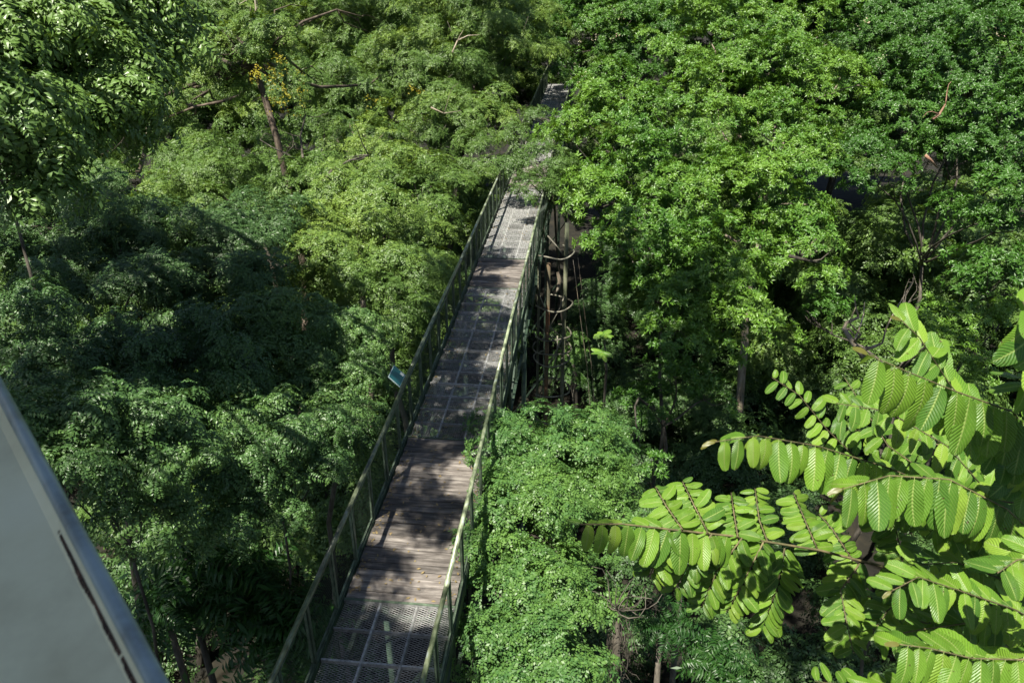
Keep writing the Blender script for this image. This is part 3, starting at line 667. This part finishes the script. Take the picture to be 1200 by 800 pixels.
for lab, (px, py, zc, s) in zip(fern_lab, ((220, 690, 13, 1.0), (290, 680, 13.5, 1.0), (330, 740, 13, .9), (840, 770, 14, .6), (775, 730, 14, .45), (195, 720, 12, .6), (800, 660, 16, .5))):
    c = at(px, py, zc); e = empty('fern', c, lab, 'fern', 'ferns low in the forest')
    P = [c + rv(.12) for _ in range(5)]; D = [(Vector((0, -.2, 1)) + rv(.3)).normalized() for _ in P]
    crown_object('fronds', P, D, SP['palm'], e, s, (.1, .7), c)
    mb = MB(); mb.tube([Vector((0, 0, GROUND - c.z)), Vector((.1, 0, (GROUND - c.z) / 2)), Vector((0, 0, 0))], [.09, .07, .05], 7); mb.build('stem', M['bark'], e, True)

def dead_branch(label, pts, rad, bark='bark_pale', twigs=4, name='dead_branch'):
    w = [at(*p) for p in pts]; o = w[0]; e = empty(name, o, label, 'branch', 'bare branches among the crowns')
    mb = MB(); mb.tube([p - o for p in w], [rad * (1 - .6 * i / (len(w) - 1)) for i in range(len(w))], 7); mb.build('bough', M[bark], e, True)
    for q in range(twigs):
        i = random.randint(1, len(w) - 1); a = w[i]; b = a + rv(.45) + Vector((0, 0, .25))
        mb = MB(); mb.tube([p - o for p in limb_path(a, b, 4, .08)], [rad * .4, rad * .34, rad * .28, rad * .2, rad * .1], 5); mb.build('twig', M[bark], e, True)
for a in (('pale forked dead branch in the dark gap above the veined leaves', [(1012, 418, 15), (1000, 402, 15), (989, 385, 15.2), (992, 378, 15.2), (1006, 372, 15.4)], .06),
          ('short pale stick lying right of the forked dead branch', [(1012, 409, 14.8), (1022, 407, 14.8), (1034, 402, 14.8)], .045, 'bark_pale', 1),
          ('reddish broken branch stub in the dark crown at right', [(1084, 182, 21), (1090, 187, 21), (1098, 196, 21.2)], .05, 'bark_red', 0),
          ('reddish forked limb above the broken stub', [(1093, 140, 22), (1101, 134, 22), (1108, 122, 22)], .05, 'bark_red', 2),
          ('long bare limb crossing the shaded right crown', [(925, 300, 20.3), (950, 306, 20.6), (975, 310, 21.2)], .05, 'bark', 2),
          ('bare sunlit limb at left of the big bright tree, pale bark', [(850, 275, 20.3), (862, 283, 20.3), (872, 281, 20.5)], .04, 'bark_pale', 1),
          ('pale twisted limb at the top left above the yellow blossom', [(296, 45, 24.5), (292, 30, 25), (300, 12, 25.5), (298, -6, 26)], .05, 'bark_pale', 3),
          ('dark slanting bough in the top left crown', [(172, 62, 20), (190, 40, 20.5), (205, 15, 21), (212, -10, 21)], .1, 'bark', 3),
          ('white twisted branch in the shadow left of centre', [(162, 202, 14.5), (168, 185, 14.6), (172, 160, 14.8), (171, 140, 15)], .05, 'bark_pale', 2),
          ('grey thin branch reaching left from the bare-branched tree', [(352, 190, 22), (335, 180, 22), (318, 172, 22.3), (305, 164, 22.5)], .028, 'bark', 5),
          ('curved grey bough under the bare-branched tree', [(378, 215, 21.6), (390, 198, 21.8), (410, 188, 22.2), (432, 182, 22.6)], .05, 'bark', 5),
          ('bare upright limb right of the yellow blossom', [(355, 185, 22.5), (352, 160, 23), (358, 135, 23.5)], .04, 'bark', 4),
          ('looping grey twig near the top of the feathery crown over the walkway', [(505, 126, 25.4), (520, 133, 25.4), (540, 130, 25.6)], .028, 'bark_pale', 2),
          ('thin grey limb in the feathery crown at top centre', [(530, 62, 27), (536, 48, 27), (548, 42, 27.5), (562, 41, 27.5)], .03, 'bark_pale', 2)):
    dead_branch(*a)
# frayed stump by the bush
c = at(722, 770, 10.4); e = empty('frayed_stump', c, 'frayed brown stump with tangled grey twigs right of the feathery bush', 'stump')
mb = MB(); top = at(724, 715, 10.5) - c
mb.tube([Vector((0, 0, GROUND - c.z)), Vector((.02, 0, -1)), Vector((0, 0, 0)), top * .5, top], [.13, .11, .06, .035, .015], 9); mb.build('trunk', M['bark'], e, True)
mb = MB()
for i in range(260):
    a = top * random.uniform(-1.2, .8) + rv(.07); b = a + Vector((random.gauss(0, .1), random.gauss(0, .1), -random.uniform(.15, .5))); mb.tube(limb_path(a, b, 3, .08), .005, 3, False)
o = mb.build('bark_fibres', M['bark'], e); o['kind'] = 'stuff'
for q in range(13):
    b = top + Vector((random.gauss(0, .3), random.gauss(0, .2), random.uniform(.05, .75)))
    mb = MB(); mb.tube(limb_path(top, b, 5, .12), [.011, .01, .008, .006, .005, .003], 5); mb.build('twig', M['bark'], e, True)

# ------------------------------------------------------------------ foreground tree with large veined leaves
def big_leaf_material():
    m, n = newmat('veined_leaf'); L = n.links.new
    uv = node(n, 'ShaderNodeUVMap'); uv.uv_map = 'UVMap'; sx = node(n, 'ShaderNodeSeparateXYZ'); L(uv.outputs[0], sx.inputs[0])
    oi = node(n, 'ShaderNodeObjectInfo')
    cr = ramp(n, [(0.0, (0.06, 0.16, 0.018)), (0.4, (0.115, 0.245, 0.022)), (0.8, (0.17, 0.32, 0.03)), (1.0, (0.24, 0.38, 0.045))]); L(oi.outputs['Random'], cr.inputs[0])
    ab = node(n, 'ShaderNodeMath', operation='ABSOLUTE'); L(sx.outputs[0], ab.inputs[0])     # u = -1..1 across, v = 0..1 along
    # side veins run out and forward
    ph = node(n, 'ShaderNodeMath', operation='MULTIPLY_ADD'); ph.inputs[1].default_value = -0.22; L(ab.outputs[0], ph.inputs[0]); L(sx.outputs[1], ph.inputs[2])
    mu = node(n, 'ShaderNodeMath', operation='MULTIPLY'); mu.inputs[1].default_value = 2 * math.pi * 13; L(ph.outputs[0], mu.inputs[0])
    co = node(n, 'ShaderNodeMath', operation='COSINE'); L(mu.outputs[0], co.inputs[0])
    vr = node(n, 'ShaderNodeMapRange'); vr.inputs['From Min'].default_value = .55; vr.inputs['From Max'].default_value = 1.0; L(co.outputs[0], vr.inputs[0])
    mr = node(n, 'ShaderNodeMapRange'); mr.inputs['From Min'].default_value = .11; mr.inputs['From Max'].default_value = .03; L(ab.outputs[0], mr.inputs[0])
    mxv = node(n, 'ShaderNodeMath', operation='MAXIMUM'); L(mr.outputs[0], mxv.inputs[0])
    vs = node(n, 'ShaderNodeMath', operation='MULTIPLY'); vs.inputs[1].default_value = .3; L(vr.outputs[0], vs.inputs[0]); L(vs.outputs[0], mxv.inputs[1])
    mc = node(n, 'ShaderNodeMixRGB'); mc.inputs[2].default_value = (0.28, 0.38, 0.1, 1); L(mxv.outputs[0], mc.inputs[0]); L(cr.outputs[0], mc.inputs[1])
    tc = node(n, 'ShaderNodeTexCoord'); ns = node(n, 'ShaderNodeTexNoise'); ns.inputs['Scale'].default_value = 30; L(tc.outputs['Object'], ns.inputs[0])
    hv = node(n, 'ShaderNodeHueSaturation'); L(mc.outputs[0], hv.inputs['Color'])
    m2 = node(n, 'ShaderNodeMapRange'); m2.inputs['To Min'].default_value = .7; m2.inputs['To Max'].default_value = 1.25; L(ns.outputs[0], m2.inputs[0]); L(m2.outputs[0], hv.inputs['Value'])
    # brown insect marks and dry margins
    n3 = node(n, 'ShaderNodeTexNoise'); n3.inputs['Scale'].default_value = 9; n3.inputs['Detail'].default_value = 3
    ad = node(n, 'ShaderNodeVectorMath', operation='ADD'); cx = node(n, 'ShaderNodeCombineXYZ'); k9 = node(n, 'ShaderNodeMath', operation='MULTIPLY'); k9.inputs[1].default_value = 50
    L(oi.outputs['Random'], k9.inputs[0]); L(k9.outputs[0], cx.inputs[0]); L(cx.outputs[0], ad.inputs[0]); L(tc.outputs['Object'], ad.inputs[1]); L(ad.outputs[0], n3.inputs[0])
    sp = node(n, 'ShaderNodeMapRange'); sp.inputs['From Min'].default_value = .69; sp.inputs['From Max'].default_value = .72; L(n3.outputs[0], sp.inputs[0])
    mb_ = node(n, 'ShaderNodeMixRGB'); mb_.inputs[2].default_value = (0.07, 0.045, 0.015, 1); L(sp.outputs[0], mb_.inputs[0]); L(hv.outputs[0], mb_.inputs[1]); hv = mb_
    p = node(n, 'ShaderNodeBsdfPrincipled'); p.inputs['Roughness'].default_value = .38; p.inputs['Specular IOR Level'].default_value = .5
    L(hv.outputs[0], p.inputs['Base Color'])
    bp = node(n, 'ShaderNodeBump'); bp.inputs['Strength'].default_value = .55; bp.inputs['Distance'].default_value = .002; bp.invert = True
    L(co.outputs[0], bp.inputs['Height']); L(bp.outputs[0], p.inputs['Normal'])
    t = node(n, 'ShaderNodeBsdfTranslucent'); h2 = node(n, 'ShaderNodeHueSaturation'); h2.inputs['Value'].default_value = 1.3; h2.inputs['Hue'].default_value = .485
    L(hv.outputs[0], h2.inputs['Color']); L(h2.outputs[0], t.inputs[0])
    mx = node(n, 'ShaderNodeMixShader'); mx.inputs[0].default_value = .3; o = node(n, 'ShaderNodeOutputMaterial')
    L(p.outputs[0], mx.inputs[1]); L(t.outputs[0], mx.inputs[2]); L(mx.outputs[0], o.inputs[0])
    return m
M['big'] = big_leaf_material()
M['young'] = leaf_material('bronze_young_leaf', [(0.14, 0.15, 0.03), (0.18, 0.16, 0.04), (0.2, 0.13, 0.05)], .35, .4, .5, 1.2)
M['twig_red'] = surf('reddish_twig', [(0.05, 0.04, 0.02), (0.11, 0.1, 0.045), (0.2, 0.15, 0.08)], 20, .8, .3, dist=.003)
def big_leaf_mesh(seed, holes=0, mat='big', ratio=.44):
    """unit-long oblong leaf: base at origin, axis +Y, upper side +Z; ribs raised between the veins"""
    rd = random.Random(seed); nl, nw = 27, 6; vs = []; uvs = []
    bend = rd.uniform(.02, .5); tw = rd.uniform(-.6, .6); skew = rd.uniform(-.07, .07); wav = rd.uniform(.008, .02)
    for i in range(nl + 1):
        t = i / nl; y = .03 + .97 * t
        w = ratio / 2 * (math.sin(math.pi * min(1, (t * .9 + .055))) ** .5) * (1.0 - .12 * (t - .4))
        w *= 1 + rd.uniform(-.035, .035)
        if i == nl: w *= .25
        if i == 0: w *= .35
        for j in range(-nw // 2, nw // 2 + 1):
            u = j / (nw / 2); rib = .004 * math.cos(2 * math.pi * 13 * (t - .22 * abs(u))) * (1 if abs(u) < .9 and j else .2)
            x = u * w + skew * math.sin(math.pi * t)
            z = -.16 * bend * 6 * (t ** 2) * .35 - bend * .22 * t + .05 * abs(u) ** 1.2 - .05 * u * u + tw * u * w * t - rib * .6 + wav * math.sin(t * 9 + seed) * abs(u)
            vs.append((x, y, z)); uvs.append((u, t))
    fs = []
    for i in range(nl):
        for j in range(nw):
            a = i * (nw + 1) + j; fs.append((a, a + 1, a + nw + 2, a + nw + 1))
    for _ in range(holes):
        ci, cj = rd.randint(5, nl - 5), rd.choice((0, 1, 4, 5)); rr = rd.choice((1, 1, 2))
        fs = [f for f in fs if not (abs(f[0] // (nw + 1) - ci) < rr and abs(f[0] % (nw + 1) - cj) < 1)]
    n0 = len(vs); vs += [(-.008, -.03, .0), (.008, -.03, 0), (.008, .05, 0), (-.008, .05, 0)]; uvs += [(0, 0)] * 4; fs.append((n0, n0 + 1, n0 + 2, n0 + 3))
    m = bpy.data.meshes.new('leaf'); m.from_pydata(vs, [], fs); m.update()
    ul = m.uv_layers.new(name='UVMap')
    for l in m.loops: ul.data[l.index].uv = uvs[l.vertex_index]
    m.polygons.foreach_set('use_smooth', [True] * len(m.polygons)); m.materials.append(M[mat])
    return m
LEAVES = [big_leaf_mesh(s, h) for s, h in ((1, 0), (2, 0), (3, 0), (4, 0), (5, 0), (6, 0), (7, 0), (8, 0))]
YOUNG = [big_leaf_mesh(s, 0, 'young', .36) for s in (11, 12)]
def place_leaf(branch, base, axis, nrm, ln, mesh):
    y = axis.normalized(); x = y.cross(nrm).normalized(); z = x.cross(y)
    mt = Matrix((x, y, z)).transposed()
    o = link('leaf', mesh, branch, base - Vector(branch.parent.location), mt.to_euler(), ln)
    return o
VIEW_UP = Vector((0, -.55, 1)).normalized()
def spray(root, pts, n, ln, up_len=None, hang=.9, tip_young=True, sides=(1, 1), r=.0045, jitter=.19, start=.0, fan=.35, label=None):
    """an arching twig with two rows of leaves; pts (px, py, depth) from foot to tip"""
    W = [at(*p) for p in pts]; W = [p + Vector((0, 0, -.012)) + (rv(.006) if 0 < i < len(W) - 1 else Vector()) for i, p in enumerate(W)]; org = Vector(root.location)
    b = MB(); b.tube([p - org for p in W], [r * (1 - .55 * i / (len(W) - 1)) for i in range(len(W))], 6)
    br = b.build('branch', M['twig_red'], root, True)
    seg = [0]
    for i in range(1, len(W)): seg.append(seg[-1] + (W[i] - W[i - 1]).length)
    def along(s):
        for i in range(1, len(W)):
            if s <= seg[i] or i == len(W) - 1:
                t = (s - seg[i - 1]) / (seg[i] - seg[i - 1]); return W[i - 1].lerp(W[i], t), (W[i] - W[i - 1]).normalized()
    n = int(n * 2.05)
    for k in range(n):
        t = start + (1 - start) * (k + .3) / n; p, d = along(t * seg[-1])
        for sg in (-1, 1):
            if not sides[0 if sg < 0 else 1]: continue
            tt = min(1, t + (.5 / n if sg > 0 else 0)); p2, d = along(tt * seg[-1])
            s = d.cross(VIEW_UP).normalized() * sg
            down = Vector((0, -.1, -1))
            ax = s * 1.0 + d * fan + down * hang * random.uniform(.7, 1.3) + rv(jitter)
            nr = VIEW_UP * 1.0 + s * .25 * hang + rv(.16)
            l = ln * .96 * random.uniform(.8, 1.15) * (1.0 - .3 * max(0, tt - .75) / .25)
            if up_len is not None and s.y > 0: l *= min(1, up_len + .2); ax += Vector((0, 0, .25))
            msh = random.choice(YOUNG) if (tip_young and tt > .99) else random.choice(LEAVES)
            place_leaf(br, p2 + s * .004, ax, nr, l, msh)
    if tip_young:
        p, d = along(seg[-1]); place_leaf(br, p, d + rv(.1) + Vector((0, 0, -.2)), VIEW_UP + rv(.1), ln * .3, random.choice(YOUNG))
    return br
def veined_tree():
    base = Vector((4.6, 5.2, GROUND))
    root = empty('veined_leaf_tree', base, 'near tree with large bright ribbed leaves in long rows at lower right', 'tree')
    a, b, c = at(1330, 700, 4.6), at(1230, 620, 4.2), at(1210, 560, 4.0)
    mb = MB(); mb.tube([Vector((0, 0, -.3)), Vector((.1, -.1, 6)), a - base], [.13, .1, .05], 9); mb.build('trunk', M['bark'], root, True)
    f = lambda *pts: list(pts)
    # long arching sprays, nearest the lens
    spray(root, f((1230, 600, 3.9), (1170, 520, 3.65), (1115, 445, 3.5), (1078, 395, 3.4), (1057, 372, 3.35)), 9, .20, hang=.35, fan=.5)
    spray(root, f((1240, 560, 3.8), (1185, 480, 3.5), (1120, 455, 3.35), (1060, 430, 3.3), (1018, 412, 3.25)), 9, .235, up_len=.6, hang=1.7)
    spray(root, f((1230, 640, 3.7), (1180, 590, 3.5), (1110, 560, 3.4), (1040, 556, 3.35), (988, 570, 3.3)), 11, .225, up_len=.55, hang=1.6)
    spray(root, f((1210, 640, 4.2), (1130, 580, 3.95), (1040, 545, 3.8), (960, 520, 3.7), (890, 508, 3.6), (838, 515, 3.55)), 15, .20, up_len=.55, hang=1.6)
    spray(root, f((1260, 760, 3.4), (1200, 772, 3.25), (1140, 766, 3.2), (1085, 758, 3.15), (1055, 752, 3.1)), 8, .2, hang=.9)
    spray(root, f((1240, 740, 3.9), (1190, 712, 3.7), (1130, 690, 3.6), (1075, 672, 3.5), (1045, 690, 3.45)), 9, .17, hang=.5)
    spray(root, f((1250, 690, 4.1), (1180, 680, 4.0), (1120, 655, 3.9), (1070, 660, 3.9)), 8, .17, hang=.5, tip_young=False)
    spray(root, f((1260, 640, 3.1), (1230, 650, 3.0), (1190, 655, 2.95), (1170, 668, 2.9)), 5, .17, hang=.6, tip_young=False)
    spray(root, f((1290, 470, 3.1), (1240, 420, 2.95), (1215, 380, 2.9), (1200, 350, 2.85)), 6, .19, hang=.3, tip_young=False)
    spray(root, f((1290, 520, 3.2), (1250, 480, 3.1), (1215, 452, 3.05), (1196, 440, 3.0)), 5, .19, hang=.9, tip_young=False)
    spray(root, f((1180, 600, 4.3), (1110, 520, 4.2), (1040, 480, 4.1), (980, 470, 4.1)), 10, .15, hang=.4, tip_young=False)
    spray(root, f((1110, 620, 4.6), (1030, 560, 4.5), (970, 500, 4.5), (935, 460, 4.5), (905, 440, 4.5)), 12, .12, hang=.2, tip_young=False)
    for pts, n, ln in ((((1240, 640, 4.9), (1150, 600, 4.8), (1060, 590, 4.8), (980, 590, 4.9)), 10, .15), (((1230, 720, 4.9), (1130, 700, 4.9), (1040, 700, 5.0), (975, 690, 5.0)), 10, .15),
                       (((1230, 560, 4.9), (1150, 530, 4.8), (1060, 510, 4.8), (985, 500, 4.9)), 10, .15), (((1240, 500, 4.9), (1180, 490, 4.8), (1120, 490, 4.8)), 7, .13),
                       (((1250, 790, 4.6), (1150, 740, 4.6), (1080, 790, 4.6)), 8, .15), (((1230, 730, 4.2), (1150, 725, 4.1), (1075, 735, 4.05), (1030, 745, 4.1)), 9, .15),
                       (((1240, 670, 4.3), (1150, 665, 4.2), (1080, 680, 4.15), (1030, 690, 4.2)), 9, .15), (((1230, 590, 4.2), (1160, 585, 4.1), (1090, 620, 4.1)), 8, .15), (((1150, 600, 4.7), (1100, 560, 4.6), (1040, 520, 4.6), (990, 440, 4.7)), 10, .13)):
        spray(root, pts, n, ln, hang=.7, tip_young=False, r=.005, jitter=.22)
    # long left branch with side twigs
    main = f((1150, 690, 4.9), (1050, 665, 4.75), (960, 645, 4.6), (860, 626, 4.5), (790, 618, 4.4), (730, 612, 4.35), (680, 612, 4.3))
    spray(root, main, 6, .23, up_len=.6, hang=1.3, start=.66, r=.009, tip_young=False)
    for pts, n, ln in ((((785, 619, 4.4), (772, 650, 4.45), (762, 672, 4.5)), 5, .15), (((835, 623, 4.45), (808, 660, 4.5), (790, 690, 4.55)), 6, .14),
                       (((870, 628, 4.5), (838, 670, 4.55), (822, 710, 4.6)), 7, .14), (((895, 633, 4.5), (870, 680, 4.55), (852, 715, 4.6)), 7, .14),
                       (((920, 640, 4.55), (912, 690, 4.6), (893, 735, 4.65)), 7, .17),
                       (((800, 618, 4.4), (780, 590, 4.5), (768, 568, 4.6)), 5, .14), (((830, 622, 4.45), (812, 590, 4.55), (800, 562, 4.65)), 6, .15),
                       (((865, 627, 4.5), (860, 600, 4.6), (857, 575, 4.7)), 5, .13), (((900, 633, 4.55), (890, 605, 4.65), (885, 570, 4.75)), 5, .13),
                       (((960, 645, 4.6), (945, 610, 4.7), (930, 575, 4.8)), 6, .13), (((1000, 655, 4.7), (975, 620, 4.8), (960, 600, 4.85)), 5, .13),
                       (((1010, 655, 4.7), (985, 690, 4.6), (992, 730, 4.5), (1000, 760, 4.45)), 7, .16), (((1060, 665, 4.75), (1050, 620, 4.8), (1020, 590, 4.85)), 7, .14),
                       (((1080, 680, 4.8), (1040, 710, 4.7), (1020, 745, 4.6)), 6, .15), (((1120, 700, 4.6), (1090, 730, 4.4), (1060, 720, 4.3)), 6, .15),
                       (((1180, 640, 4.8), (1130, 610, 4.8), (1090, 600, 4.8)), 7, .15), (((1200, 560, 4.6), (1160, 530, 4.6), (1120, 530, 4.6)), 6, .15),
                       (((1220, 800, 4.2), (1150, 800, 4.0), (1080, 800, 3.9), (1000, 800, 4.1), (955, 796, 4.2)), 10, .14)):
        spray(root, pts, n, ln, hang=.45, tip_young=False, r=.005, jitter=.2)
    for q in range(8):
        i = random.uniform(1, 3); 
    # boughs joining the sprays to the trunk
    for p in (at(1230, 600, 3.9), at(1150, 690, 4.9), at(1260, 760, 3.4), at(1290, 470, 3.1)):
        mb = MB(); mb.tube([q - base for q in limb_path(a, p, 5, .05)], [.03, .026, .022, .018, .014, .011], 6); mb.build('bough', M['twig_red'], root, True)
veined_tree()
def broad_shoot(label, spots):
    o = at(*spots[0]); e = empty('broad_leaved_plant', o, label, 'plant', None)
    for q in spots:
        c = at(*q)
        mb = MB(); mb.tube([Vector((.1, .6, GROUND - o.z)), Vector((.1, .3, -1)) , c - o], [.04, .03, .012], 6); st = mb.build('stem', M['bark'], e, True)
        for k in range(9):
            d = ring_dir(k, 9, random.uniform(-.35, .25)); m = random.choice(LEAVES)
            y = d.normalized(); x = y.cross(Vector((0, -.3, 1))).normalized(); z = x.cross(y)
            link('leaf', m, e, c - o, Matrix((x, y, z)).transposed().to_euler(), random.uniform(.2, .27))
broad_shoot('young plant with star-like whorls of long leaves in the dark gap right of the poles', [(708, 392, 17), (706, 413, 16.6)])
print('shoots', TOTAL[0], 'objects', len(S.objects))
